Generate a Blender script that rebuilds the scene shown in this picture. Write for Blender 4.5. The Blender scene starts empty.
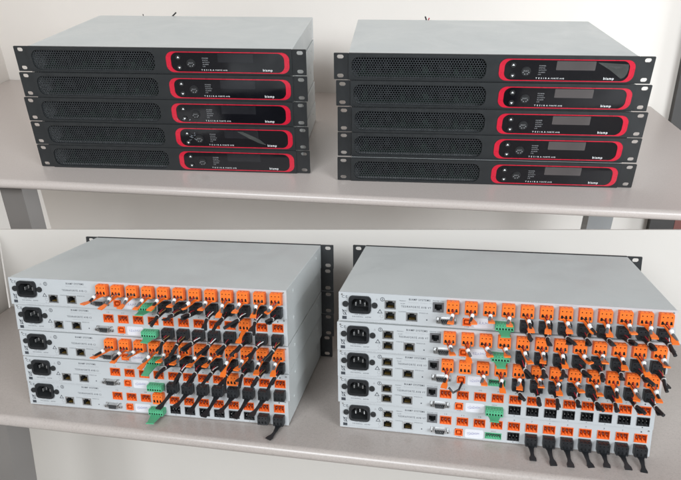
import bpy, bmesh, math, random
from mathutils import Vector, Matrix
from mathutils.geometry import tessellate_polygon

random.seed(11)
SC = bpy.context.scene
COL = SC.collection

# ------------------------------------------------------------------ places
# Two displays: a rear table with the units facing forward, and a front table
# (in front of a low partition) with the units turned round.  Sizes in mm.
F_PX = 607.73
ROT = [(0.52336, -0.00579), (0.25385, -0.00917)]
HC = [426.93, 508.88]
HZ = [41.636, 45.311]
DEP = [283.9, 245.9]
SCALE = [1.275, 0.85]
ST = [[-296.4153, 992.5028, -0.0796], [232.2865, 930.4404, -0.0772],
      [-296.033, 855.9943, -0.1671], [207.946, 771.8337, -0.1922]]
OFF = [[[-0.73, 6.33], [0.41, 1.91], [-1.48, -0.39], [0.44, -3.33], [1.36, -4.53]],
       [[-4.1, 7.15], [-0.71, 3.66], [1.74, -0.53], [1.67, -2.31], [1.4, -7.97]],
       [[2.95, -8.75], [0.77, -1.39], [0.87, 0.24], [0.01, 1.69], [-4.61, 8.21]],
       [[3.25, -8.87], [0.55, -8.44], [-1.0, -0.28], [-2.04, 5.98], [-0.76, 11.62]]]
PITCH = (ROT[0][0] + ROT[1][0]) / 2
EYE = Vector((0, 0, 1.2))


def place_matrix(k):
    p, r = ROT[k]
    R = Matrix.Rotation(p - PITCH, 4, 'X') @ Matrix.Rotation(r, 4, 'Y')
    s = SCALE[k] * 0.001
    return Matrix.Translation(EYE) @ R @ Matrix.Scale(s, 4) @ Matrix.Translation((0, 0, -HC[k]))


PLACE = [place_matrix(0), place_matrix(1)]


# ------------------------------------------------------------------ materials
def new_mat(name):
    m = bpy.data.materials.new(name)
    m.use_nodes = True
    nt = m.node_tree
    b = nt.nodes['Principled BSDF']
    return m, nt, b


def mat(name, col, rough=0.5, metal=0.0, var=0.06, nscale=300.0, bump=0.0, bscale=900.0, spec=0.5, coat=0.0, var2=0.0):
    """a plain surface with a little mottling, uneven gloss and fine relief"""
    m, nt, b = new_mat(name)
    N, L = nt.nodes, nt.links
    tc = N.new('ShaderNodeTexCoord')
    no = N.new('ShaderNodeTexNoise')
    no.inputs['Scale'].default_value = nscale
    no.inputs['Detail'].default_value = 5
    L.new(tc.outputs['Object'], no.inputs['Vector'])
    mr = N.new('ShaderNodeMapRange')
    mr.inputs['From Min'].default_value = 0.3
    mr.inputs['From Max'].default_value = 0.7
    mr.inputs['To Min'].default_value = 1 - var
    mr.inputs['To Max'].default_value = 1 + var
    L.new(no.outputs['Fac'], mr.inputs['Value'])
    mx = N.new('ShaderNodeVectorMath')
    mx.operation = 'SCALE'
    mx.inputs[0].default_value = col
    L.new(mr.outputs['Result'], mx.inputs['Scale'])
    L.new(mx.outputs['Vector'], b.inputs['Base Color'])
    rr = N.new('ShaderNodeMapRange')
    rr.inputs['From Min'].default_value = 0.3
    rr.inputs['From Max'].default_value = 0.7
    rr.inputs['To Min'].default_value = max(0.02, rough - 0.06)
    rr.inputs['To Max'].default_value = min(1, rough + 0.06)
    L.new(no.outputs['Fac'], rr.inputs['Value'])
    L.new(rr.outputs['Result'], b.inputs['Roughness'])
    b.inputs['Metallic'].default_value = metal
    b.inputs['Specular IOR Level'].default_value = spec
    b.inputs['Coat Weight'].default_value = coat
    b.inputs['Coat Roughness'].default_value = 0.08
    if bump:
        n2 = N.new('ShaderNodeTexNoise')
        n2.inputs['Scale'].default_value = bscale
        n2.inputs['Detail'].default_value = 3
        L.new(tc.outputs['Object'], n2.inputs['Vector'])
        bu = N.new('ShaderNodeBump')
        bu.inputs['Strength'].default_value = bump
        bu.inputs['Distance'].default_value = 0.001
        L.new(n2.outputs['Fac'], bu.inputs['Height'])
        L.new(bu.outputs['Normal'], b.inputs['Normal'])
    return m


def laminate(name, base, dark, light, sc):
    """speckled laminate: fine dark and light flecks over a warm grey ground"""
    m, nt, b = new_mat(name)
    N, L = nt.nodes, nt.links
    tc = N.new('ShaderNodeTexCoord')
    v1 = N.new('ShaderNodeTexNoise'); v1.inputs['Scale'].default_value = sc; v1.inputs['Detail'].default_value = 4; v1.inputs['Roughness'].default_value = 0.75
    v2 = N.new('ShaderNodeTexVoronoi'); v2.inputs['Scale'].default_value = sc * 0.9
    L.new(tc.outputs['Object'], v1.inputs['Vector']); L.new(tc.outputs['Object'], v2.inputs['Vector'])
    r1 = N.new('ShaderNodeValToRGB')
    e = r1.color_ramp.elements
    e[0].position = 0.34; e[0].color = (*dark, 1)
    e[1].position = 0.47; e[1].color = (*base, 1)
    e2 = e.new(0.60); e2.color = (*base, 1)
    e3 = e.new(0.72); e3.color = (*light, 1)
    L.new(v1.outputs['Fac'], r1.inputs['Fac'])
    mx = N.new('ShaderNodeMix'); mx.data_type = 'RGBA'; mx.blend_type = 'MULTIPLY'; mx.inputs['Factor'].default_value = 0.12
    L.new(r1.outputs['Color'], mx.inputs['A'])
    hs = N.new('ShaderNodeValToRGB'); hs.color_ramp.elements[0].color = (.7, .66, .62, 1); hs.color_ramp.elements[1].color = (1, 1, 1, 1)
    L.new(v2.outputs['Color'], hs.inputs['Fac'])
    L.new(hs.outputs['Color'], mx.inputs['B'])
    big = N.new('ShaderNodeTexNoise'); big.inputs['Scale'].default_value = 6; big.inputs['Detail'].default_value = 4
    L.new(tc.outputs['Object'], big.inputs['Vector'])
    rr = N.new('ShaderNodeMapRange'); rr.inputs['From Min'].default_value = .3; rr.inputs['From Max'].default_value = .7
    rr.inputs['To Min'].default_value = 0.275; rr.inputs['To Max'].default_value = 0.295
    L.new(big.outputs['Fac'], rr.inputs['Value']); L.new(rr.outputs['Result'], b.inputs['Roughness'])
    L.new(mx.outputs['Result'], b.inputs['Base Color'])
    bu = N.new('ShaderNodeBump'); bu.inputs['Strength'].default_value = 0.06; bu.inputs['Distance'].default_value = 0.0005
    L.new(v1.outputs['Fac'], bu.inputs['Height']); L.new(bu.outputs['Normal'], b.inputs['Normal'])
    return m


M = {}
# object coordinates of the units are in mm, hence the small noise scales there
M['cover'] = mat('pale grey powder coat', (.585, .602, .597), .48, 0, .012, .02, .18, 1.3)
def smudge(m, lo, hi, sc):
    nt = m.node_tree; N, L = nt.nodes, nt.links; b = N['Principled BSDF']
    tc = N.new('ShaderNodeTexCoord'); a = N.new('ShaderNodeTexNoise'); a.inputs['Scale'].default_value = sc; a.inputs['Detail'].default_value = 9; a.inputs['Roughness'].default_value = .68; a.inputs['Distortion'].default_value = .8
    L.new(tc.outputs['Object'], a.inputs['Vector'])
    r = N.new('ShaderNodeMapRange'); r.inputs['From Min'].default_value = .35; r.inputs['From Max'].default_value = .68; r.inputs['To Min'].default_value = lo; r.inputs['To Max'].default_value = hi
    L.new(a.outputs['Fac'], r.inputs['Value']); L.new(r.outputs['Result'], b.inputs['Roughness'])


smudge(M['cover'], .30, .55, .012)
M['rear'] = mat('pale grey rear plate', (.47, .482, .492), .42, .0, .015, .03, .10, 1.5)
M['charcoal'] = mat('charcoal painted metal', (.0215, .0230, .0242), .5, 0, .07, .05, .16, 1.2, spec=.35)
M['ear'] = mat('black painted metal', (.018, .019, .020), .42, 0, .08, .05, .12, 1.2)
M['mesh'] = mat('grille metal', (.034, .037, .041), .45, .3, .12, .08)
M['inside'] = mat('dark inside', (.010, .011, .012), .8, 0, .3, .05)
M['board'] = mat('circuit board green', (.02, .05, .03), .6, 0, .3, .05)
M['red'] = mat('red plastic', (.56, .010, .034), .28, 0, .05, .05, coat=.35)
M['glass'] = mat('black gloss panel', (.006, .006, .008), .09, 0, .1, .02)
M['screen'] = mat('grey display', (.078, .068, .067), .16, 0, .12, .02)  # same display as the dark one, reflection put into its colour
M['screen_dim'] = mat('dark display', (.016, .016, .019), .16, 0, .1, .08)
M['button'] = mat('black rubber', (.012, .012, .013), .5, 0, .1, .1)
M['ink_white'] = mat('white print', (.80, .80, .80), .5, 0, .02, .1)
M['ink_grey'] = mat('grey print', (.36, .36, .37), .5, 0, .02, .1)
M['ink_black'] = mat('black print', (.045, .05, .06), .55, 0, .1, .1)
M['orange'] = mat('orange plastic', (.86, .175, .022), .42, 0, .07, .08, .05, 1.0)
M['orange_deep'] = mat('orange socket plastic', (.80, .13, .018), .45, 0, .1, .1)
M['black'] = mat('black plastic', (.014, .015, .017), .38, 0, .15, .1, .06, 1.0)
M['green'] = mat('green plastic', (.085, .38, .20), .42, 0, .07, .08, .05, 1.0)
M['steel'] = mat('nickel plate', (.50, .50, .50), .32, .85, .1, .2)
M['gold'] = mat('gold contact', (.55, .36, .10), .35, .8, .1, .2)
M['white'] = mat('white plastic', (.80, .80, .79), .45, 0, .04, .2)
M['tie_grey'] = mat('milky nylon', (.52, .52, .50), .5, 0, .04, .2)
M['wire_red'] = mat('red wire', (.42, .025, .04), .45, 0, .1, .2)
M['wire_grey'] = mat('grey cable', (.11, .11, .115), .5, 0, .15, .15)
M['copper'] = mat('bare copper wire', (.50, .30, .12), .4, .7, .1, .2)
M['sticker'] = mat('white sticker', (.66, .655, .69), .4, 0, .03, .05)
M['ink_violet'] = mat('violet print', (.22, .22, .42), .5, 0, .1, .1)
M['sliver'] = mat('clear film edge', (.26, .29, .32), .12, 0, .2, .3, spec=.9)  # pale strands that stand in for glints on the displays
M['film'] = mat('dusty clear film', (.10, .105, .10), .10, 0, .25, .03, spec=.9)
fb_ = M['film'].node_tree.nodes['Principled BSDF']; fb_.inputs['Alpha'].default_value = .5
M['table_rear'] = laminate('warm grey laminate of rear table', (.505, .445, .415), (.44, .385, .355), (.565, .505, .475), 420)
M['table_front'] = laminate('warm grey laminate of front table', (.445, .39, .36), (.36, .315, .29), (.53, .48, .45), 520)
M['wall'] = mat('matt wall paint', (.73, .675, .625), .85, 0, .03, 2.2, .12, 160)
M['wall2'] = mat('partition paint', (.585, .545, .505), .8, 0, .03, 2.2, .10, 160)
M['leg'] = mat('taupe painted steel', (.16, .145, .135), .5, 0, .07, 9, .08, 300)
M['leg_pale'] = mat('grey painted steel', (.30, .30, .30), .45, 0, .06, 9, .08, 300)
M['jamb'] = mat('dark brown frame', (.040, .036, .034), .5, 0, .12, 12, .1, 200)
M['door'] = mat('red brown wood', (.16, .055, .045), .5, 0, .18, 14, .1, 120)
M['seal'] = mat('black rubber seal', (.02, .018, .017), .7, 0, .1, 20)
M['floor'] = mat('grey floor tiles', (.22, .20, .18), .5, 0, .1, 3, .1, 60)


# ------------------------------------------------------------------ mesh kit
def rrect(cx, cz, w, h, r, n=6):
    r = min(r, w / 2 - .01, h / 2 - .01)
    out = []
    for sx, sz, a0 in ((1, 1, 0), (-1, 1, 90), (-1, -1, 180), (1, -1, 270)):
        for i in range(n + 1):
            a = math.radians(a0 + 90 * i / n)
            out.append((cx + sx * (w / 2 - r) + r * math.cos(a), cz + sz * (h / 2 - r) + r * math.sin(a)))
    return out


def rect(cx, cz, w, h):
    return [(cx + w / 2, cz + h / 2), (cx - w / 2, cz + h / 2), (cx - w / 2, cz - h / 2), (cx + w / 2, cz - h / 2)]


def disc(cx, cz, r, n=16):
    return [(cx + r * math.cos(2 * math.pi * i / n), cz + r * math.sin(2 * math.pi * i / n)) for i in range(n)]


class MB:
    def __init__(self):
        self.v = []; self.f = []; self.mi = []

    def face(self, idx, m=0):
        self.f.append(tuple(idx)); self.mi.append(m)

    def prism(self, outer, holes=(), y0=0., y1=1., m=0, back=True, mh=None, fy=None):
        """plate in the x-z plane from y0 (front) to y1, with openings"""
        loops = [list(outer)] + [list(h) for h in holes]
        tri = tessellate_polygon([[Vector((x, z, 0)) for x, z in l] for l in loops])
        flat = [p for l in loops for p in l]
        b = len(self.v); n = len(flat)
        self.v += [(x, y0, z) for x, z in flat] + [(x, y1, z) for x, z in flat]
        for t in tri:
            self.face([b + i for i in t], m)
            if back:
                self.face([b + n + i for i in reversed(t)], m)
        o = 0
        for li, l in enumerate(loops):
            k = len(l)
            mm = m if (li == 0 or mh is None) else mh
            for i in range(k):
                j = (i + 1) % k
                self.face((b + o + i, b + o + j, b + n + o + j, b + n + o + i), mm)
            o += k
        return self

    def box(self, x0, x1, y0, y1, z0, z1, m=0, bev=0.):
        if bev <= 0:
            b = len(self.v)
            self.v += [(x, y, z) for x in (x0, x1) for y in (y0, y1) for z in (z0, z1)]
            for q in ((0, 1, 3, 2), (4, 6, 7, 5), (0, 4, 5, 1), (2, 3, 7, 6), (0, 2, 6, 4), (1, 5, 7, 3)):
                self.face([b + i for i in q], m)
            return self
        bm = bmesh.new()
        bmesh.ops.create_cube(bm, size=1)
        for v in bm.verts:
            v.co = Vector(((x0 + x1) / 2 + v.co.x * (x1 - x0), (y0 + y1) / 2 + v.co.y * (y1 - y0), (z0 + z1) / 2 + v.co.z * (z1 - z0)))
        bmesh.ops.bevel(bm, geom=bm.edges[:], offset=bev, segments=2, profile=.6, affect='EDGES')
        self.add_bm(bm, m)
        return self

    def add_bm(self, bm, m=0):
        b = len(self.v)
        bm.verts.index_update()
        self.v += [tuple(v.co) for v in bm.verts]
        for f in bm.faces:
            self.face([b + v.index for v in f.verts], m)
        bm.free()

    def tube(self, pts, r, n=7, m=0, r2=None):
        pts = [Vector(p) for p in pts]
        b = len(self.v); k = len(pts)
        for i, p in enumerate(pts):
            t = (pts[min(i + 1, k - 1)] - pts[max(i - 1, 0)]).normalized()
            u = t.cross(Vector((0, 0, 1)))
            if u.length < 1e-3: u = t.cross(Vector((1, 0, 0)))
            u.normalize(); w = u.cross(t)
            rr = r if r2 is None else r + (r2 - r) * i / (k - 1)
            for a in range(n):
                an = 2 * math.pi * a / n
                self.v.append(tuple(p + (u * math.cos(an) + w * math.sin(an)) * rr))
        for i in range(k - 1):
            for a in range(n):
                c = (a + 1) % n
                self.face((b + i * n + a, b + i * n + c, b + (i + 1) * n + c, b + (i + 1) * n + a), m)
        self.face([b + a for a in range(n)][::-1], m)
        self.face([b + (k - 1) * n + a for a in range(n)], m)
        return self

    def ball(self, c, r, m=0, sy=1.):
        bm = bmesh.new()
        bmesh.ops.create_icosphere(bm, subdivisions=2, radius=r)
        for v in bm.verts:
            v.co = Vector((v.co.x, v.co.y * sy, v.co.z)) + Vector(c)
        self.add_bm(bm, m)
        return self

    def mesh(self, name, mats, smooth=False):
        me = bpy.data.meshes.new(name)
        me.from_pydata(self.v, [], self.f)
        for mm in mats: me.materials.append(M[mm] if isinstance(mm, str) else mm)
        me.polygons.foreach_set('material_index', self.mi)
        bm = bmesh.new(); bm.from_mesh(me)
        bmesh.ops.recalc_face_normals(bm, faces=bm.faces)
        bm.to_mesh(me); bm.free()
        if smooth:
            me.polygons.foreach_set('use_smooth', [True] * len(me.polygons))
            me.set_sharp_from_angle(angle=math.radians(40))
        me.update()
        return me


def link(name, me, parent=None, loc=None):
    o = bpy.data.objects.new(name, me)
    COL.objects.link(o)
    if parent: o.parent = parent
    if loc: o.location = loc
    return o


def tag(o, label, cat, group=None):
    o['label'] = label; o['category'] = cat
    if group: o['group'] = group
    return o


CACHE = {}


def cached(key, fn):
    if key not in CACHE: CACHE[key] = fn()
    return CACHE[key]


FONT_CACHE = {}


def text_polys(s, bold=0.):
    k = (s, bold)
    if k not in FONT_CACHE:
        cu = bpy.data.curves.new('print', 'FONT')
        cu.body = s; cu.size = 1; cu.resolution_u = 2; cu.offset = bold; cu.space_character = 1.22
        ob = bpy.data.objects.new('print', cu)
        COL.objects.link(ob)
        dg = bpy.context.evaluated_depsgraph_get()
        me = bpy.data.meshes.new_from_object(ob.evaluated_get(dg))
        vs = [(v.co.x, v.co.y) for v in me.vertices]; fs = [tuple(p.vertices) for p in me.polygons]
        bpy.data.objects.remove(ob); bpy.data.curves.remove(cu); bpy.data.meshes.remove(me)
        FONT_CACHE[k] = (vs, fs)
    return FONT_CACHE[k]


def put_text(mb, s, x, z, w=None, h=3., y=-.12, m=0, align='C', bold=0.):
    """lettering standing on the x-z plane facing -y; fitted to width w"""
    vs, fs = text_polys(s, bold)
    x0 = min(v[0] for v in vs); x1 = max(v[0] for v in vs)
    z0 = min(v[1] for v in vs); z1 = max(v[1] for v in vs)
    sz = h / .72
    sx = (w / (x1 - x0)) if w else sz
    ox = x - (x0 + x1) / 2 * sx if align == 'C' else x - x0 * sx
    b = len(mb.v)
    mb.v += [(ox + vx * sx, y, z - (z0 + z1) / 2 * sz + vz * sz) for vx, vz in vs]
    for f in fs: mb.face([b + i for i in f], m)


# ------------------------------------------------------------------ unit parts
CW, UH = 437., 42.3


def sleeve(dep, y0):
    mb = MB()
    mb.prism(rrect(0, 22, CW, UH, .9, 2), [rect(0, 22, CW - 3, UH - 3)], y0, dep)
    # cover screws and the lip of the folded lid
    for sx in (-1, 1):
        for yy in (dep * .16, dep * .84):
            mb.prism([(p[0], p[1]) for p in disc(0, 0, 0.01, 3)], (), y0, y0)  # keeps index order stable
            n = 10
            b = len(mb.v)
            for a in range(n):
                an = 2 * math.pi * a / n
                mb.v.append((sx * CW / 2, yy + 2.8 * math.cos(an), 30 + 2.8 * math.sin(an)))
            for a in range(n):
                an = 2 * math.pi * a / n
                mb.v.append((sx * (CW / 2 + .7), yy + 2.3 * math.cos(an), 30 + 2.3 * math.sin(an)))
            for a in range(n):
                mb.face((b + a, b + (a + 1) % n, b + n + (a + 1) % n, b + n + a))
            mb.face([b + n + a for a in range(n)])
    return mb.mesh('chassis', ['cover'])


def ear_mesh(side, thick=2.6):
    x0, x1 = 218.6, 241.3
    cx = (x0 + x1) / 2 + .3
    mb = MB()
    mb.prism(rrect(side * (x0 + x1) / 2, 22.2, x1 - x0, 43.4, 1.0, 2),
             [rrect(side * (cx + 1), z, 10.2, 6.6, 3.2, 5) for z in (38. - 0., 6.6)], 0, thick)
    return mb


GX, GZ, GW, GH, GR = -110., 21., 207., 34.5, 12.
BX, BZ = 113.5, 20.6


def front_plate():
    mb = MB()
    mb.prism(rrect(0, 22.1, CW - .2, 44.1, .8, 2), [rrect(GX, GZ, GW, GH, GR), rrect(BX, BZ, 201.6, 35.8, 12.5)], 0, 3.5)
    return mb.mesh('front_panel', ['charcoal'])


def grille_mesh():
    mb = MB()
    p = 4.1; ro = p / math.sqrt(3); ri = 1.62
    rows = int(GH / (p * .866)) + 3
    cols = int(GW / p) + 3
    for r in range(rows):
        for c in range(cols):
            x = GX - GW / 2 - p + c * p + (p / 2 if r % 2 else 0)
            z = GZ - GH / 2 - p + r * p * .866
            if abs(x - GX) > GW / 2 + p or abs(z - GZ) > GH / 2 + p: continue
            b = len(mb.v)
            for y, rad, off in ((2.2, ro, 30), (2.2, ri, 30), (3.2, ri, 30)):
                for a in range(6):
                    an = math.radians(60 * a + off)
                    mb.v.append((x + rad * math.cos(an), y, z + rad * math.sin(an)))
            for a in range(6):
                d = (a + 1) % 6
                mb.face((b + a, b + d, b + 6 + d, b + 6 + a))
                mb.face((b + 6 + a, b + 6 + d, b + 12 + d, b + 12 + a))
    return mb.mesh('grille', ['mesh'])


def bezel_mesh():
    mb = MB()
    mb.prism(rrect(BX, BZ, 201.4, 35.6, 12.4, 8), [rrect(BX, BZ, 185.4, 32.8, 11.5, 8)], -.4, 3.2)
    return mb.mesh('bezel', ['red'])


def display_mesh():
    mb = MB()
    mb.prism(rrect(BX, BZ, 185.3, 32.7, 11.5, 8), [], .3, 3)
    return mb.mesh('display_panel', ['glass'])


def front_print():
    mb = MB()
    y = .16
    put_text(mb, 'T E S I R A', 80, 7.4, 21, 2.4, y, 0, bold=.01)
    put_text(mb, 'FORT\u00c9 AVB', 102.5, 7.6, 19.5, 2.3, y, 0)
    for i, s in enumerate(('POWER', 'STATUS', 'ACTIVITY', 'ALARM', 'I/O')):
        put_text(mb, s, 72.5, 27.5 - i * 3.5, (10, 9, 11.5, 9.5, 4)[i], 1.9, y, 1, 'L')
    put_text(mb, 'SELECT', 53.5, 19.4, 7.6, 2.0, -1.35, 1)
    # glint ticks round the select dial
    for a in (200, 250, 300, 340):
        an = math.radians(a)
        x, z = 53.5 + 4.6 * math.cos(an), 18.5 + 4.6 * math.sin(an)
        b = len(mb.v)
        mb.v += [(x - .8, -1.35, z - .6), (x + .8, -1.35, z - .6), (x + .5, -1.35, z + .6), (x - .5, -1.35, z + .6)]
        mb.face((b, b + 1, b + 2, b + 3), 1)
    return mb.mesh('lettering', ['ink_white', 'ink_grey'])


def logo_mesh():
    mb = MB()
    put_text(mb, 'biamp', 178.5, 7.8, 15.5, 4.0, .16, 0, bold=.018)
    return mb.mesh('logo', ['ink_white'])


def button_mesh(r, kind):
    mb = MB()
    mb.prism(disc(0, 0, r, 20), [], -1.2, 1)
    if kind == 'ring':
        mb.prism(disc(0, 0, r + .9, 20), [disc(0, 0, r + .1, 20)], -.6, 1, 0)
    else:
        s = 1 if kind == 'up' else -1
        b = len(mb.v)
        mb.v += [(-2.0, -1.35, -.9 * s), (2.0, -1.35, -.9 * s), (.3, -1.35, 1.9 * s), (-.3, -1.35, 1.9 * s)]
        mb.face((b, b + 1, b + 2, b + 3), 1)
    return mb.mesh('button', ['button', 'ink_white'])


def inner_boards(dep):
    mb = MB()
    mb.box(-205, 205, 12, dep - 6, 4, 6, 1)
    rnd = random.Random(5)
    for i in range(16):
        x = -200 + i * 12.2; h = rnd.uniform(4, 22)
        mb.box(x, x + rnd.uniform(4, 9), 16 + rnd.uniform(0, 20), 60, 6, 6 + h, rnd.choice((0, 0, 1)))
    mb.box(-215, 215, dep - 4, dep - 2.5, 2.5, 41, 0)
    return mb.mesh('circuit_board', ['inside', 'board'])


def blank_plate(y0, y1, name, m):
    mb = MB()
    mb.prism(rrect(0, 22, CW - .4, UH - .4, .8, 2), [], y0, y1)
    return mb.mesh(name, [m])


def unit_root(stack, i):
    k = 0 if stack < 2 else 1
    x, y, yaw = ST[stack]
    dx, dy = OFF[stack][i]
    hz = HZ[k]
    o = bpy.data.objects.new('audio_processor', None)
    COL.objects.link(o)
    o.empty_display_size = .05
    zs = hz / 44.45
    o.matrix_world = (PLACE[k] @ Matrix.Translation((x, y, hz * (4 - i) + 0.6)) @ Matrix.Rotation(yaw, 4, 'Z')
                      @ Matrix.Translation((dx, dy, 0)) @ Matrix.Diagonal((1, 1, zs, 1)))
    return o


# ------------------------------------------------------------------ front-facing units
def front_unit(stack, i, label, group, reflecting):
    r = unit_root(stack, i)
    tag(r, label, 'audio processor', group)
    dep = DEP[0]
    link('chassis', cached(('slv', 0), lambda: sleeve(dep, 3.6)), r)
    link('rear_panel', cached(('back', 0), lambda: blank_plate(dep - 2, dep + .5, 'rear_panel', 'rear')), r)
    link('circuit_board', cached('boards', lambda: inner_boards(dep)), r)
    link('front_panel', cached('fp', front_plate), r)
    link('grille', cached('gr', grille_mesh), r)
    link('bezel', cached('bz', bezel_mesh), r)
    d = link('display_panel', cached('dp', display_mesh), r)
    sm = 'screen' if reflecting else 'screen_dim'  # paler base colour imitates the reflection on the second stack's displays
    link('screen', cached(sm, lambda: MB().prism(rrect(127, 28.2, 58, 14.6, .8, 2), [], .12, .6).mesh('screen', [sm])), d)
    link('lettering', cached('fprint', front_print), d)
    link('logo', cached('logo', logo_mesh), d)
    link('button', cached('bup', lambda: button_mesh(4.2, 'up')), r, (33.5, 0, 28.5))
    link('button', cached('bdn', lambda: button_mesh(4.2, 'down')), r, (34.0, 0, 11.5))
    link('select_button', cached('brg', lambda: button_mesh(6.6, 'ring')), r, (53.5, 0, 18.5))
    em = 'charcoal' if stack == 0 else 'ear'  # paler left ears on the first stack imitate the angle of the light
    link('mounting_ear', cached(('earL', em), lambda: ear_mesh(-1).mesh('ear', [em])), r, (0, 1.0, 0))
    link('mounting_ear', cached('earR', lambda: ear_mesh(1).mesh('ear', ['ear'])), r, (0, 1.0, 0))
    return r


# ------------------------------------------------------------------ rear connectors
ZO, ZB = 27.8, 11.6
XS = [-61 + 24.15 * n for n in range(12)]


def socket(m, w, h, n, dep=11.):
    """pluggable terminal header: a shroud with its floor, ribs and pins"""
    mb = MB()
    mb.prism(rect(0, 0, w, h), [rect(0, 0, w - 1.8, h - 2.0)], -1.0, dep)
    mb.box(-w / 2, w / 2, dep, dep + 1, -h / 2, h / 2)
    step = (w - 1.8) / n
    for i in range(1, n):
        x = -w / 2 + .9 + step * i
        mb.box(x - .55, x + .55, -.4, dep, -h / 2 + 1, h * -.02)
    for i in range(n):
        x = -w / 2 + .9 + step * (i + .5)
        mb.box(x - .45, x + .45, 1.5, dep, -.6, .6, 1)
        # keyed lug under each pin
        b = len(mb.v)
        z0 = -h / 2 + 1
        mb.v += [(x - step * .34, -.7, z0), (x + step * .34, -.7, z0), (x + step * .12, -.7, z0 + 2.6), (x - step * .3, -.7, z0 + 2.6),
                 (x - step * .34, 3, z0), (x + step * .34, 3, z0), (x + step * .12, 3, z0 + 2.6), (x - step * .3, 3, z0 + 2.6)]
        for q in ((0, 1, 2, 3), (4, 7, 6, 5), (0, 4, 5, 1), (1, 5, 6, 2), (2, 6, 7, 3), (3, 7, 4, 0)):
            mb.face([b + t for t in q])
    return mb.mesh('socket', [m, 'steel'])


def plug_body(m, w, z0, z1, n, front=-9.5):
    """terminal plug seen on its wire side: chamfered block, wire mouths below, release slots above"""
    mb = MB()
    h = z1 - z0
    step = (w - 1.2) / n
    xs = [-w / 2 + .6 + step * (i + .5) for i in range(n)]
    mouths = []
    for x in xs:
        q = step * .33
        zz = z0 + h * .32
        mouths.append([(x + q, zz - h * .13), (x + q * .4, zz + h * .15), (x - q * .9, zz + h * .12), (x - q, zz - h * .13)][::1])
    slots = [rect(x, z0 + h * .78, step * .26, h * .09) for x in xs]
    mb.prism(rrect(0, (z0 + z1) / 2, w - .6, h - .6, .7, 2), mouths + slots, front, front + 2.2, mh=1)
    mb.box(-w / 2, w / 2, front + 1.0, front + 6, z0, z1, 0, .35) if False else None
    # body behind the face plate, dark well behind the mouths
    mb.prism(rrect(0, (z0 + z1) / 2, w, h, .7, 2), [], front + 2.2, .0)
    mb.prism(rect(0, (z0 + z1) / 2, w - 2.2, h - 2), [], front + 1.9, front + 2.3, 1)
    # ribs on the top
    for x in xs:
        mb.box(x - step * .3, x + step * .3, front + 2.6, front + 6.5, z1 - .2, z1 + .7)
    return mb.mesh('plug', [m, 'inside'], False)


def tail_path(y0, z0, L, yaw, droop, curl, side, n=7):
    """centre line of a strain-relief tongue pointing out of the plug"""
    pts = []
    p = Vector((0, y0, z0)); a, b = 0.0, droop * .3
    for i in range(n):
        pts.append(p.copy())
        t = (i + 1) / n
        a = yaw * t + side * t * t
        b = droop + curl * t
        d = Vector((math.sin(a) * math.cos(b), -math.cos(a) * math.cos(b), -math.sin(b)))
        p = p + d * (L / (n - 1))
    return pts


def tail_mesh(m, pts, w, th, fork=True):
    mb = MB()
    k = len(pts)
    rings = []
    for i, p in enumerate(pts):
        t = (pts[min(i + 1, k - 1)] - pts[max(i - 1, 0)]).normalized()
        sx = t.cross(Vector((0, 0, 1))).normalized() * -1
        up = sx.cross(t).normalized()
        if up.z < 0: up = -up
        f = i / (k - 1)
        ww = w * (1.0 if f < .12 else (.56 + .1 * math.sin(f * 9)) if f < .8 else .92) if fork else w * (1.12 - .5 * f + (.22 if f > .9 else 0))
        b = len(mb.v)
        for s, u in ((-1, 1), (1, 1), (1, -1), (-1, -1)):
            mb.v.append(tuple(p + sx * s * ww / 2 + up * u * th / 2))
        rings.append(b)
    for i in range(k - 1):
        a, b = rings[i], rings[i + 1]
        for j in range(4):
            c = (j + 1) % 4
            mb.face((a + j, a + c, b + c, b + j))
    mb.face([rings[0] + j for j in range(4)]); mb.face([rings[-1] + j for j in range(4)])
    return mb


def along(pts, t):
    f = t * (len(pts) - 1); i = min(int(f), len(pts) - 2)
    return pts[i].lerp(pts[i + 1], f - i)


RND = random.Random(4)


def join_meshes(name, mesh, mb, mats):
    """plug body plus its own tongue as one mesh"""
    b = len(mb.v)
    mb.v += [tuple(v.co) for v in mesh.vertices]
    for p in mesh.polygons: mb.face([b + i for i in p.vertices], p.material_index)
    return mb.mesh(name, mats)


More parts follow.
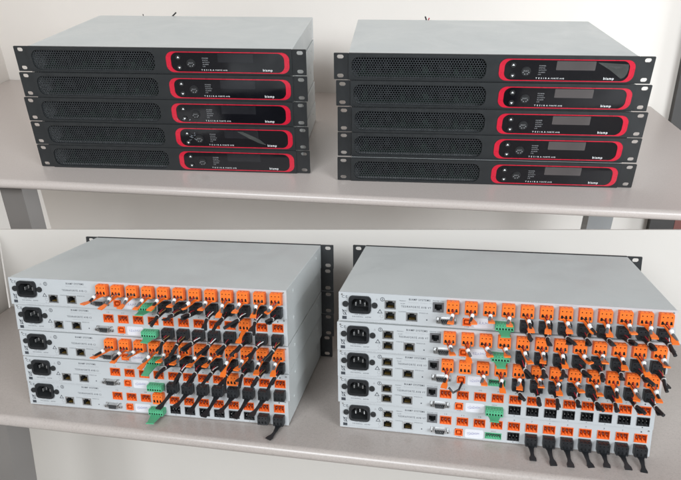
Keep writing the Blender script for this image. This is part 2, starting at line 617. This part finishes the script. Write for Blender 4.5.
def add_plug(r, x, kind, tail=None, cable=None, lean=0., side=0.):
    """kind orange / black / green; tail = length of tongue; cable = stub length"""
    if kind == 'orange':
        body = cached('plug_o', lambda: plug_body('orange', 16.6, 23.5, 40.2, 3)); zt, y0, w = 25.2, -9.5, 9.0
        m = 'orange'
    elif kind == 'black':
        body = cached('plug_b', lambda: plug_body('black', 16.6, 4.2, 18.6, 3, -11)); zt, y0, w = 5.6, -11, (6.8 if cable else 10.0)
        m = 'black'
    else:
        body = cached('plug_g', lambda: plug_body('green', 24.5, 4.8, 14.8, 6, -11.5)); zt, y0, w = 5.6, -11.5, 15
        m = 'green'
    if tail:
        yaw = RND.uniform(-.2, .2) + lean; droop = RND.uniform(-.10, .22); curl = RND.uniform(-.15, .25)
        pts = tail_path(y0 + .5, zt, tail * RND.uniform(.82, 1.06), yaw, droop, curl, side)
        mb = tail_mesh(m, pts, w, 1.7, kind != 'green')
        me = join_meshes('plug', body, mb, [m, 'inside'])
    else:
        pts = tail_path(y0 + .5, zt, 30, RND.uniform(-.15, .15), RND.uniform(.05, .3), .15, side)
        me = body
    name = {'orange': 'input_plug', 'black': 'output_plug', 'green': 'control_plug'}[kind]
    o = link(name, me, r, (x, 0, 0))
    if not cable: return o
    zw = zt + (3.2 if kind == 'orange' else 3.0)
    # thin cores from the mouths to the tie, the tie, and the cut end of the cable
    L = 30.
    q = min(.62, 17 / (tail or L))
    tie = along(pts, q) + Vector((0, 0, 2.6))
    nxt = along(pts, min(1, q + .25)) + Vector((0, 0, 2.6))
    d = (nxt - tie).normalized()
    d = (d + Vector((RND.uniform(-.35, .35), 0, RND.uniform(-.30, .15)))).normalized()
    cable = cable * RND.uniform(.7, 1.35)
    if kind == 'orange':
        for s, mm in ((-1, 'black'), (0, 'wire_red'), (1, 'wire_grey')):
            if RND.random() < .15: continue
            wb = MB(); a = Vector((s * 4.6, y0 + 1.2, zw + 1.2))
            mid = a.lerp(tie, .5) + Vector((RND.uniform(-1, 1), -1, RND.uniform(.2, 1.6)))
            wb.tube([a, mid, tie], .62, 5)
            link('wire', wb.mesh('wire', [mm], True), o)
        tb = MB(); tb.tube([tie - d * 2.4, tie - d * 1.2, tie + d * 2.2, tie + d * 3.4], 2.3, 9)
        tb.ball(tie + Vector((RND.uniform(-.6, .6), 0, 1.4)), 2.7)
        link('cable_tie', tb.mesh('tie', ['white'], True), o)
        cb = MB(); e = tie + d * 3.2
        cb.tube([e, e + d * cable * .5 + Vector((0, 0, -.3)), e + d * cable + Vector((0, 0, -.9))], 2.0, 8)
        link('cable_stub', cb.mesh('stub', [RND.choice(('wire_grey', 'wire_grey', 'black'))], True), o)
    else:
        for s, mm in ((-1, 'black'), (0, 'wire_red'), (1, RND.choice(('copper', 'black', 'white')))):
            wb = MB(); a = Vector((s * 4.6, y0 + 1.2, zw + 1.6))
            mid = a.lerp(tie, .5) + Vector((RND.uniform(-1.4, 1.4), -1.5, RND.uniform(.5, 2.4)))
            wb.tube([a, mid, tie], .72, 5)
            link('wire', wb.mesh('wire', [mm], True), o)
        tb = MB(); tb.tube([tie - d * .7, tie + d * .8], 2.8, 10)
        link('cable_tie', tb.mesh('tie', ['tie_grey'], True), o)
        cb = MB(); s0 = tie - d * 3.5
        cb.tube([s0, tie + d * cable * .45, tie + d * cable + Vector((RND.uniform(-3, 3), 0, -1.6))], 2.4, 9)
        link('cable_stub', cb.mesh('stub', ['black'], True), o)
    return o


def rj_port(m_frame='steel', green=False):
    mb = MB()
    o = [(7.6, 6.3), (-7.6, 6.3), (-7.6, -6.3), (7.6, -6.3)]
    hole = [(5.9, 3.4), (3.3, 3.4), (3.3, 5.0), (-3.3, 5.0), (-3.3, 3.4), (-5.9, 3.4), (-5.9, -4.6), (5.9, -4.6)]
    mb.prism(o, [hole], -.8, 12, 0, mh=1)
    mb.box(-7.6, 7.6, 12, 13, -6.3, 6.3, 1)
    for i in range(8):
        x = -3.7 + i * 1.06
        mb.box(x - .28, x + .28, 1.5, 9, -4.3, -3.7, 2)
    return mb.mesh('port', [m_frame, 'inside', 'gold'])


def phone_port():
    mb = MB()
    mb.prism(rect(0, 0, 14.6, 14.0), [[(4.9, 4.4), (-4.9, 4.4), (-4.9, -2.6), (-2.6, -2.6), (-2.6, -4.4), (2.6, -4.4), (2.6, -2.6), (4.9, -2.6)]], -.8, 11, 0, mh=1)
    mb.box(-7.3, 7.3, 11, 12, -7, 7, 1)
    return mb.mesh('port', ['wire_grey', 'inside'])


def inlet_mesh():
    mb = MB()
    def octo(w, h, c):
        a, b = w / 2, h / 2
        return [(a, b - c), (a - c, b), (-a + c, b), (-a, b - c), (-a, -b + 1.6), (-a + 1.6, -b), (a - 1.6, -b), (a, -b + 1.6)]
    mb.prism(rrect(0, 0, 31.5, 25., 5.5, 5), [octo(25, 17.6, 5)], -3.2, 15, 0, mh=1)
    mb.box(-15, 15, 14.5, 15.5, -12, 12, 1)
    return mb.mesh('power_inlet', ['black', 'inside'])


def db9_mesh():
    mb = MB()
    def dsh(w, h, r=0):
        a, b = w / 2, h / 2
        return [(a, b * .75), (a - .9, b), (-a + .9, b), (-a, b * .75), (-a + 1.4, -b * .8), (-a + 2.4, -b), (a - 2.4, -b), (a - 1.4, -b * .8)]
    mb.prism(rrect(0, 0, 27.5, 9.6, 1.2, 2), [dsh(16.4, 7.6)], -.6, 1)
    mb.prism(dsh(16.4, 7.6), [dsh(15.2, 6.6)], -5.8, 1)
    mb.prism(dsh(15.1, 6.5), [], -3.4, 1, 1)
    for sx in (-1, 1):
        mb.prism(disc(sx * 11.6, 0, 2.5, 6), [disc(sx * 11.6, 0, 1.1, 8)], -5.2, .5, 0)
    for i in range(5): mb.prism(disc(-5 + i * 2.5, 1.2, .42, 6), [], -3.7, -3.3, 0)
    for i in range(4): mb.prism(disc(-3.7 + i * 2.5, -1.2, .42, 6), [], -3.7, -3.3, 0)
    return mb.mesh('serial_port', ['steel', 'black'])


def usb_mesh():
    mb = MB()
    o = [(5.8, 3.6), (4, 5.4), (-4, 5.4), (-5.8, 3.6), (-5.8, -5.4), (5.8, -5.4)]
    h = [(4.3, 2.8), (3, 4.0), (-3, 4.0), (-4.3, 2.8), (-4.3, -4.0), (4.3, -4.0)]
    mb.prism(o, [h], -1.4, 9, 0)
    mb.box(-5.8, 5.8, 9, 10, -5.4, 5.4)
    mb.box(-2.6, 2.6, -.8, 9, -1.6, 1.6, 0)
    return mb.mesh('usb_port', ['orange_deep'])


def screw_mesh(r):
    mb = MB()
    mb.prism(disc(0, 0, r, 16), [rect(0, 0, r * 1.3, r * .3)], -1.8, .2)
    mb.prism(disc(0, 0, r * .9, 12), [], -1.3, .3, 1)
    return mb.mesh('screw', ['ear', 'inside'])


def rear_print(model, phone):
    mb = MB()
    y = -.14
    T = lambda s, x, z, w, h, **k: put_text(mb, s, x, z, w, h, y, k.pop('m', 0), **k)
    T('BIAMP SYSTEMS', -106 if phone else -108, 37.6, 29, 2.7, bold=.012)
    T('Beaverton, Oregon, USA', -104 if phone else -106, 33.2, 34, 1.5, m=1)
    T('TESIRAFORT\u00c9 ' + model, -110.5 if phone else -110, 27.4, 41, 2.8, bold=.006)
    T('CE', -210, 36.4, 8, 4.0)
    T('100-240V~', -188, 11.6, 17, 1.9); T('50/60Hz  60W', -186, 8.2, 27, 1.9)
    T('TESIRA AUDIO PROCESSOR', -184, 4.2, 46, 1.3, m=1)
    T('CONTROL', -129, 18.8 if not phone else 19.4, 11, 1.5); T('MEDIA', -100, 19.0, 12, 1.5)
    if phone:
        T('PRIMARY', -129, 35, 9, 1.4); T('VoIP', -129, 31, 6, 1.5)
        T('PHONE LINE', -80.5, 37.6, 15, 1.6)
    T('RS-232', -69, 4.2, 9, 1.4); T('USB', -41.5, 3.4, 6, 1.4)
    T('GPIO', 7.5, 16.6, 7, 1.4)
    for n, x in enumerate(XS):
        T(str(12 - n), x, 37.4, 3.6 if n < 3 else 1.7, 2.2)
    for n in range(8):
        T(str(8 - n), XS[4 + n], 2.9, 1.5, 1.6)
    T('MIC / LINE INPUTS', XS[6], 41.0, 26, 1.2, m=1)
    T('OUTPUTS', XS[8], 1.6, 14, 1.1, m=1)
    T('CAUTION: RISK OF ELECTRIC SHOCK. DO NOT OPEN.', -150, 1.7, 84, 1.2, m=1)
    T('COMPLIES WITH PART 15 OF FCC RULES', -104, 22.8, 36, 1.1, m=1)
    # approval and warning marks
    mb.prism(disc(-157, 35.4, 3.0, 16), [disc(-157, 35.4, 2.3, 16)], y, 0)
    mb.prism(rect(-157, 35.4, .9, 3.2), [], y, 0)
    mb.prism([(-164.8, 36.8), (-166.6, 33.6), (-163, 33.6)], [], y, 0, 1)
    mb.prism([(-160.4, 21.2), (-164.2, 15), (-156.6, 15)], [[(-160.4, 19.6), (-162.8, 15.8), (-158, 15.8)]], y, 0)
    mb.prism(disc(-158, 11, 2.6, 14), [disc(-158, 11, 1.9, 14)], y, 0, 1)
    mb.prism(rect(-157.5, 5.6, 5, 2.4), [rect(-157.5, 5.6, 4, 1.5)], y, 0, 1)
    # crossed-out bin over its bar
    mb.prism([(-207.8, 16.6), (-213.4, 16.6), (-212.4, 10.2), (-208.8, 10.2)], [[(-208.7, 15.8), (-212.6, 15.8), (-211.8, 11), (-209.4, 11)]], y, 0)
    mb.prism([(-214, 17.4), (-213.3, 18), (-207.2, 10.2), (-207.9, 9.6)], [], y - .02, 0)
    mb.prism(rect(-210.6, 5.8, 6.4, 4.6), [], y, 0)
    mb.prism(disc(-95.5, 9.6, .95, 10), [], y, 0)
    return mb.mesh('lettering', ['ink_black', 'ink_grey'])


def sticker_mesh():
    mb = MB()
    mb.prism(rrect(0, 0, 26, 13.6, 2.2, 4), [], -.2, 0)
    return mb


def sticker_print(k):
    rnd = random.Random(k)
    mb = sticker_mesh()
    # hand-signed inspection sticker: a loose scrawl and a date line
    pts = []
    for t in range(90):
        u = t / 89
        a = u * 2 * math.pi * (4.5 + k % 5 * .8 + rnd.uniform(-.02, .02))
        amp = (2.7 - 1.5 * u) * (.7 + .3 * math.sin(u * 21 + k))
        pts.append((-9.5 + 17 * u + 1.5 * math.cos(a), -.34, .4 + 1.5 * (u - .4) + amp * math.sin(a)))
    mb.tube(pts, .15, 4, 1)
    return mb.mesh('sticker', ['sticker', 'ink_violet'])


def rear_plate(phone):
    holes = []
    for x in XS: holes.append(rect(x, ZO, 16.4, 12.8))
    for x in XS[4:]: holes.append(rect(x, ZB, 16.4, 12.8))
    holes.append(rect(7.5, 9.7, 23.0, 9.6))
    holes += [rect(-146, 12.8, 15.0, 12.4), rect(-116, 12.8, 15.0, 12.4)]
    holes.append(rect(-41.5, 10.6, 11.4, 10.6))
    holes.append(rrect(-188.5, 26.4, 31.3, 24.8, 5.4, 4))
    if phone: holes += [rect(-146, 28.6, 15.0, 12.4), rect(-80.5, 28.8, 14.4, 13.8)]
    mb = MB()
    mb.prism(rrect(0, 22, CW + .4, UH, .6, 2), holes, 0, 1.4)
    # hemmed seam of the lid and case screws
    for sx in (-1, 1):
        mb.prism(disc(sx * 214, 39.6, 1.3, 10), [], -.5, .2, 1)
    return mb.mesh('rear_panel', ['rear', 'steel'])


def rear_unit(stack, i, label, group, spec):
    r = unit_root(stack, i)
    tag(r, label, 'audio processor', group)
    dep = DEP[1]
    phone = stack == 3
    link('chassis', cached(('slv', 1), lambda: sleeve(dep, 1.5)), r)
    link('rear_panel', cached(('rp', phone), lambda: rear_plate(phone)), r)
    link('front_panel', cached('fb', lambda: MB().prism(rrect(0, 22.1, CW - .2, 43.6, .8, 2), [], dep + .1, dep + 5).mesh('front_panel', ['charcoal'])), r)
    link('mounting_ear', cached('rearL', lambda: ear_mesh(-1).mesh('ear', ['ear'])), r, (0, dep + 1, 0))
    link('mounting_ear', cached('earR', lambda: ear_mesh(1).mesh('ear', ['ear'])), r, (0, dep + 1, 0))
    link('lettering', cached(('rprint', phone), lambda: rear_print('AVB VT' if phone else 'AVB CI', phone)), r)
    p = link('power_inlet', cached('inlet', inlet_mesh), r, (-188.5, 0, 26.4))
    pin = cached('pin', lambda: MB().box(-.9, .9, 3, 14.4, -2.4, 2.4, 0, .2).mesh('pin', ['steel']))
    for px, pz in ((-6.5, -1.2), (0, 2.0), (6.5, -1.2)): link('contact_pin', pin, p, (px, 0, pz))
    scr = cached('scr', lambda: screw_mesh(4.2))
    link('screw', scr, r, (-209.0, 0, 26.2)); link('screw', scr, r, (-167.8, 0, 26.2))
    rj = cached('rj', rj_port)
    link('network_port', rj, r, (-146, 0, 12.8)); link('network_port', rj, r, (-116, 0, 12.8))
    if phone:
        link('network_port', rj, r, (-146, 0, 28.6))
        link('phone_port', cached('rj11', phone_port), r, (-80.5, 0, 28.8))
    link('serial_port', cached('db9', db9_mesh), r, (-69, 0, 10.6))
    link('usb_port', cached('usb', usb_mesh), r, (-41.5, 0, 10.6))
    link('sticker', cached(('stk', i), lambda: sticker_print(i + 10 * stack)), r, (-19.5, 0, 9.8))
    so = cached('so', lambda: socket('orange_deep', 16.4, 12.8, 3))
    sb = cached('sb', lambda: socket('black', 16.4, 12.8, 3))
    for n, x in enumerate(XS):
        link('input_socket', so, r, (x, 0, ZO))
    for x in XS[4:]:
        link('output_socket', sb, r, (x, 0, ZB))
    link('control_socket', cached('sg', lambda: socket('green', 23, 9.6, 6)), r, (7.5, 0, 9.7))
    for n, (kind, tail, cable, side) in spec.get('in', {}).items():
        add_plug(r, XS[n - 1], 'orange', tail, cable, (-.10 if stack == 2 else .06) , side)
    for n, (kind, tail, cable, side) in spec.get('out', {}).items():
        add_plug(r, XS[n - 1], 'black', tail, cable, -.2 if stack == 2 else (.2 if cable else .05), side)
    if 'ctl' in spec: add_plug(r, 7.5, 'green', spec['ctl'] or None, None)
    return r


# ------------------------------------------------------------------ build the stacks
ORD = ['topmost', 'second from the top', 'middle', 'second from the bottom', 'bottom']
GF = ['units showing their fronts in the stack on the rear table beside the room corner',
      'units showing their fronts in the stack on the rear table beside the dark door frame']
LBF = [
    ['black-faced audio unit with dark display, topmost of the stack behind the partition near the corner',
     'black-faced audio unit, second from top of the corner stack behind the partition',
     'black-faced audio unit with dark display, middle of the corner stack behind the partition',
     'black-faced audio unit with film streaks on its display, second lowest of the corner stack',
     'black-faced audio unit resting on the rear table, lowest of the corner stack'],
    ['black-faced audio unit with grey screen and peeling film, topmost of stack by dark door frame',
     'black-faced audio unit with grey screen, second from top of stack by dark door frame',
     'black-faced audio unit with grey screen, middle of the stack by the dark door frame',
     'black-faced audio unit with grey screen, second lowest of the stack by dark door frame',
     'black-faced audio unit with grey screen, lowest of the stack by the dark door frame']]


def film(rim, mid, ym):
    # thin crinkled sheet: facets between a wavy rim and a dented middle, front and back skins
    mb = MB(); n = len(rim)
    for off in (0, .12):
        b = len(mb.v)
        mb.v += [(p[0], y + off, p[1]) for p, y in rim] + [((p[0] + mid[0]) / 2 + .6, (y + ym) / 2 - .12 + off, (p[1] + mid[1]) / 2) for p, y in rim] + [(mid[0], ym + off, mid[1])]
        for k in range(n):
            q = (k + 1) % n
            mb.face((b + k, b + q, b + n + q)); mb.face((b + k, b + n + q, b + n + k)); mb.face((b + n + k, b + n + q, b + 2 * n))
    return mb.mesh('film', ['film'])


for s in (0, 1):
    for i in range(5):
        u = front_unit(s, i, LBF[s][i], GF[s], s == 1)
        if s == 1 and i == 0:
            # thin half-clear grey sheet, wedge-shaped, over the end of the display
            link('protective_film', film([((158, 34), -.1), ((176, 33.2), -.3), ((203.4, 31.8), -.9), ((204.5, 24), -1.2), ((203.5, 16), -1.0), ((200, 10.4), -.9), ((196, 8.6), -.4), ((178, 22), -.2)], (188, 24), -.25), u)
        if s == 0 and i == 3:  # thin half-clear grey sheet aslant across the display
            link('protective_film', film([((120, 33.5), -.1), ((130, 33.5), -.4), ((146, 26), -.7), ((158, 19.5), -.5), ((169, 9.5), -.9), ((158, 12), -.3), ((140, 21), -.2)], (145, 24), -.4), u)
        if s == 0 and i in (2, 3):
            # thin pale tubes modelled as glints over the buttons
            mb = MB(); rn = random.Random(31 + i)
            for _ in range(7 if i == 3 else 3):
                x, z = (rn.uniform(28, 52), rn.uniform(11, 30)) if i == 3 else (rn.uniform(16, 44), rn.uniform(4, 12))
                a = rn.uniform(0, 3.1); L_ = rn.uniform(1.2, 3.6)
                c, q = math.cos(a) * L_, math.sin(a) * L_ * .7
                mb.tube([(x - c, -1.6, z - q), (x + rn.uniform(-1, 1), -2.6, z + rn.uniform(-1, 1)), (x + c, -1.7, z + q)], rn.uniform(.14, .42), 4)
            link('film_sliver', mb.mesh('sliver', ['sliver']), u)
        if i == 0:
            # tails of cables plugged in at the back, just showing over the lid
            for x, dz, lean in (((-128, 1.6, 0), (-68, 6, 9)) if s == 0 else ((-86, 5.5, -3),)):
                mb = MB()
                mb.tube([(x, DEP[0] + 2, 30), (x, DEP[0] + 4, 42), (x + lean, DEP[0] + 3, 44 + dz)], 1.5, 7)
                link('cable_stub', mb.mesh('stub', ['black'], True), u)
            if s == 1:
                link('wire', MB().tube([(-84, DEP[0] + 3, 38), (-81, DEP[0] + 3, 47)], 1.2, 6).mesh('wire', ['wire_red'], True), u)

GR_ = ['units showing their connectors in the stack on the front table beside the room corner',
       'units showing their connectors in the stack on the front table nearest the open end']


def o(tail=38, cable=9, side=0.): return ('o', tail, cable, side)


def bl(tail=34, cable=20, side=0.): return ('b', tail, cable, side)


def ins(rng, **k): return {n: o(side=RND.uniform(-.25, .25), **k) for n in rng}


def outs(rng, **k): return {n: bl(side=RND.uniform(-.2, .2), **k) for n in rng}


R12, R8 = range(1, 13), range(5, 13)
SPEC_A = [dict(ctl=24, **{'in': ins(R12), 'out': outs(R8, tail=34, cable=20)}),
          dict(ctl=15, **{'in': {10: o(34, None)}, 'out': outs(R8, tail=36, cable=22)}),
          dict(ctl=24, **{'in': ins(R12, tail=40), 'out': outs(R8, tail=36, cable=22)}),
          dict(ctl=0, **{'in': {9: o(None, None)}, 'out': {**outs(range(5, 12), tail=44, cable=None), 12: bl(None, None)}}),
          dict(ctl=26, **{'in': {4: o(None, None)}, 'out': {11: bl(None, None), 12: bl(36, None, -.5)}})]
SPEC_B = [dict(ctl=15, **{'in': ins(R12, tail=36, cable=8), 'out': outs(R8, tail=30, cable=14)}),
          dict(ctl=15, **{'in': ins(R12, tail=36, cable=8), 'out': outs(R8, tail=30, cable=14)}),
          dict(**{'in': {**ins(R12, tail=36, cable=8), 2: o(None, None)}, 'out': outs(R8, tail=30, cable=14)}),
          dict(ctl=15),
          dict(**{'out': outs(range(6, 13), tail=35, cable=None)})]
# a tongue bent across its neighbour here and there
SPEC_B[0]['in'][8] = o(24, 8, .9); SPEC_B[1]['in'][8] = o(30, 8, .9); SPEC_A[0]['in'][7] = o(30, 9, -.8); SPEC_A[0]['in'][12] = o(26, 5, -.8)
LBR = [
    ['audio unit seen from behind, twelve orange plugs and stripped cables, topmost of its stack',
     'audio unit seen from behind with one orange plug above eight black plugs, second from top',
     'audio unit seen from behind crowded with orange plugs and black cables, middle of its stack',
     'audio unit seen from behind, eight black plugs trailing flat straps, second lowest',
     'audio unit seen from behind, mostly empty, one orange and one green plug, lowest'],
    ['audio unit seen from behind with phone jack and full orange plug row, topmost',
     'audio unit seen from behind with phone jack and full orange plug row, second from top',
     'audio unit seen from behind with phone jack, orange plugs and empty green socket, middle',
     'audio unit seen from behind with only a green plug inserted, second lowest of its stack',
     'audio unit seen from behind, seven black plugs trailing straps over the table edge, lowest']]
for s, spec in ((2, SPEC_A), (3, SPEC_B)):
    for i in range(5):
        u = rear_unit(s, i, LBR[s - 2][i], GR_[s - 2], spec[i])
        if s == 3 and i == 2:
            link('cable_stub', MB().tube([(-58, -22, 8), (-52, -26, 3), (-44, -18, 4), (-40, -6, 9)], 1.6, 7).mesh('stub', ['black'], True), u)


# ------------------------------------------------------------------ tables, walls, floor
def placed(name, mb, mats, k, smooth=False, parent=None):
    """geometry given in the mm of a display, set down in metres at its place"""
    A = PLACE[k]
    # centre the mesh on its own origin so that texture space is in metres
    n = len(mb.v)
    c = Vector((sum(v[0] for v in mb.v) / n, sum(v[1] for v in mb.v) / n, sum(v[2] for v in mb.v) / n))
    s = SCALE[k] * .001
    mb.v = [tuple((Vector(v) - c) * s) for v in mb.v]
    ob = link(name, mb.mesh(name, mats, smooth))
    rot = A.to_3x3().normalized().to_4x4()
    mw = Matrix.Translation(A @ c) @ rot
    ob.matrix_world = mw
    if parent:
        ob.parent = parent
        ob.matrix_parent_inverse = parent.matrix_world.inverted()
    return ob


def slab(front, back, T, nose, nseg=8):
    """table top between a front and a back line, with a rounded front edge; lines are ((x,y),(x,y))"""
    mb = MB()
    (ax, ay), (bx, by) = front
    (cx, cy), (dx, dy) = back
    d = Vector((bx - ax, by - ay)).normalized(); out = Vector((d.y, -d.x))
    prof = [(0, 0)]
    for i in range(1, nseg + 1):
        a = math.pi / 2 * i / nseg
        prof.append((nose * math.sin(a), -T * .55 * (1 - math.cos(a))))
    for i in range(1, 5):
        a = math.pi / 2 * i / 4
        prof.append((nose * math.cos(a) * .5 + nose * .5 - nose * .5 * (1 - math.cos(a)), -T * .55 - T * .45 * math.sin(a)))
    rows = []
    for (px, py) in ((ax, ay), (bx, by)):
        b = len(mb.v)
        for o_, z in prof:
            mb.v.append((px + out.x * o_, py + out.y * o_, z))
        rows.append(b)
    k = len(prof)
    for i in range(k - 1):
        mb.face((rows[0] + i, rows[1] + i, rows[1] + i + 1, rows[0] + i + 1))
    b = len(mb.v)
    mb.v += [(cx, cy, 0), (dx, dy, 0), (cx, cy, -T), (dx, dy, -T)]
    mb.face((rows[0], rows[1], b + 1, b)); mb.face((rows[0] + k - 1, b + 2, b + 3, rows[1] + k - 1)); mb.face((b, b + 1, b + 3, b + 2))
    mb.face([rows[0] + i for i in range(k)] + [b + 2, b]); mb.face([rows[1] + i for i in range(k)] + [b + 3, b + 1])
    return mb


def post(c0, c1, wx, wy, ztop, zbot, yaw=0.):
    """four-sided leg from (x,y) at the top to (x,y) at the bottom"""
    mb = MB()
    c, s = math.cos(yaw), math.sin(yaw)
    for (x, y), z in ((c0, ztop), (c1, zbot)):
        for px, py in ((-wx, -wy), (wx, -wy), (wx, wy), (-wx, wy)):
            mb.v.append((x + px * c - py * s, y + px * s + py * c, z))
    for i in range(4):
        j = (i + 1) % 4
        mb.face((i, j, 4 + j, 4 + i))
    mb.face((3, 2, 1, 0)); mb.face((4, 5, 6, 7))
    return mb


def line(p, slope, x): return (x, p[1] + slope * (x - p[0]))


def table(k, label, top, legs, mname):
    ob = placed('table', top, [M[mname]], k, True)
    tag(ob, label, 'table')
    bpy.context.view_layer.update()
    for args, m in legs:
        placed('leg', post(*args), [m], k, False, ob)
    return ob


# rear table
FU = ((-588., 959.), -.1165)
WU = ((-40., 1469.), -.145)
fr = (line(*FU, -960), line(*FU, 700)); bk = (line(*WU, -869), (695., 1335.))
fr = (fr[0], (668., fr[1][1]))
table(0, 'warm grey speckled table against the wall, holding the units that show their fronts',
      slab(fr, bk, 17, 9),
      [(((-587, 1003), (-603, 1003), 21, 21, -17.2, -560, -.117), 'leg_dark' if 'leg_dark' in M else 'leg'),
       (((572, 1205), (575, 1205), 26, 20, -17.2, -560, -.117), 'leg_pale'),
              (((640, 900), (680, 900), 16, 16, -17.2, -560, -.117), 'leg_pale')], 'table_rear')
# front table
FL = ((-343.7, 832.4), -.2)
WL = ((0., 1228.), -.17)
table(1, 'warm grey speckled table with rounded edge, holding the units that show their connectors',
      slab((line(*FL, -780), line(*FL, 1000)), (line(*WL, -788), line(*WL, 1000)), 19, 9),
      [(((-652, 1045), (-652, 1045), 27, 27, -19.2, -800, -.2), 'leg'),
       (((900, 760), (900, 760), 27, 27, -19.2, -800, -.2), 'leg'),
       (((900, 1010), (900, 1010), 27, 27, -19.2, -800, -.2), 'leg')], 'table_front')


def wall_slab(p0, p1, z0, z1a, z1b, th):
    """upright slab between two plan points; its top may run from z1a to z1b"""
    mb = MB()
    d = (Vector(p1) - Vector(p0)).normalized(); n = Vector((-d.y, d.x)) * th
    for (x, y), zt in ((p0, z1a), (p1, z1b)):
        mb.v += [(x, y, z0), (x, y, zt), (x + n.x, y + n.y, z0), (x + n.x, y + n.y, zt)]
    for q in ((0, 1, 5, 4), (2, 6, 7, 3), (1, 3, 7, 5), (0, 4, 6, 2), (0, 2, 3, 1), (4, 5, 7, 6)):
        mb.face(q)
    return mb


WUf = ((WU[0][0], WU[0][1] + 2), WU[1])
w = placed('back_wall', wall_slab(line(*WUf, -900), line(*WUf, 1700), -560, 900, 900, 60), ['wall'], 0)
tag(w, 'plain pale painted wall behind the rear table, taller than the partition', 'wall')
c0 = line(*WUf, -870)
w = placed('side_wall', wall_slab((c0[0] - 250, c0[1] - 1500), c0, -560, 900, 900, 60), ['wall'], 0)
tag(w, 'narrow strip of pale side wall meeting the back wall in the corner, rear table', 'wall')
# dark frame and door past the table's end
WD = (line(*WUf, 729)[0], line(*WUf, 729)[1] - 6)
jm = MB()
dd = Vector((1, WU[1])).normalized(); nn = Vector((-dd.y, dd.x))
def on_wall(u, off): return Vector(WD) + dd * u + nn * off
def slant(u0t, u0b, u1t, u1b, zt, zb, f, b_, mb):
    base = len(mb.v)
    for (u, z) in ((u0t, zt), (u1t, zt), (u1b, zb), (u0b, zb)):
        for off in (f, b_):
            p = on_wall(u, off); mb.v.append((p.x, p.y, z))
    for q in ((0, 2, 4, 6), (1, 7, 5, 3), (0, 1, 3, 2), (2, 3, 5, 4), (4, 5, 7, 6), (6, 7, 1, 0)):
        mb.face([base + t for t in q])
    return mb
J = placed('door_frame', slant(-22, 58, 42, 112, 700, -560, -14, 5, jm), ['jamb'], 0)
tag(J, 'dark brown door frame standing past the end of the rear table', 'door frame')
D = placed('door', slant(46, 116, 420, 480, 700, -560, -6, 5, MB()), ['door'], 0)
tag(D, 'red brown door leaf beside the dark frame, seen low under the rear table', 'door')

# low partition behind the front table (one L-shaped screen)
P = placed('partition', wall_slab(line(*WL, -792), line(*WL, 900), -800, 187.5, 240.3, 6), ['wall2'], 1)
tag(P, 'low pale painted partition behind the front table and its units', 'partition')
bpy.context.view_layer.update()
c1 = line(*WL, -796)
placed('return_panel', wall_slab((c1[0] - 90, c1[1] - 700), c1, -800, 187, 187, 22), ['wall2'], 1, False, P)

fl = MB(); fl.box(-6, 6, -6, 6, -.05, 0)
fl = link('floor', fl.mesh('floor', ['floor']))
fl.location = (0, 0, -.02); fl['kind'] = 'structure'

# ------------------------------------------------------------------ light
W = bpy.data.worlds.new('World'); SC.world = W; W.use_nodes = True
bg = W.node_tree.nodes['Background']
bg.inputs['Color'].default_value = (1, .95, .90, 1)
bg.inputs['Strength'].default_value = 0.16


def area(name, loc, aim, sx, sy, power, col):
    l = bpy.data.lights.new(name, 'AREA'); l.shape = 'RECTANGLE'; l.size = sx; l.size_y = sy
    l.energy = power; l.color = col
    ob = bpy.data.objects.new(name, l); COL.objects.link(ob)
    ob.location = loc
    ob.rotation_euler = (Vector(aim) - Vector(loc)).to_track_quat('-Z', 'Y').to_euler()
    return ob


area('window_lamp', (-1.3, -2.3, 2.7), (0.1, 1.1, .75), 1.7, 1.1, 128, (.90, .96, 1))
area('side_window_lamp', (2.0, -1.7, 2.2), (.7, 1.5, .9), 1.6, 1.5, 112, (.88, .95, 1))
area('low_window_lamp', (3.8, .85, .42), (.2, 1.85, .5), 2.0, .75, 210, (.88, .95, 1))  # added fill to brighten the wall below the rear table, no real window
area('floor_lamp', (1.45, .52, .40), (.3, 1.0, .45), .6, .5, 6.5, (.88, .95, 1))  # unseen fill, added to brighten one end below the front table

# ------------------------------------------------------------------ camera
cam = bpy.data.cameras.new('camera'); co = bpy.data.objects.new('camera', cam); COL.objects.link(co)
cam.sensor_width = 36; cam.lens = F_PX / 681 * 36
cam.clip_start = .02; cam.clip_end = 200
co.location = EYE
co.rotation_euler = (math.pi / 2 - PITCH, 0, 0)
SC.camera = co
SC.view_settings.view_transform = 'Standard'
SC.view_settings.look = 'None'
SC.view_settings.exposure = -0.17
SC.view_settings.gamma = 1
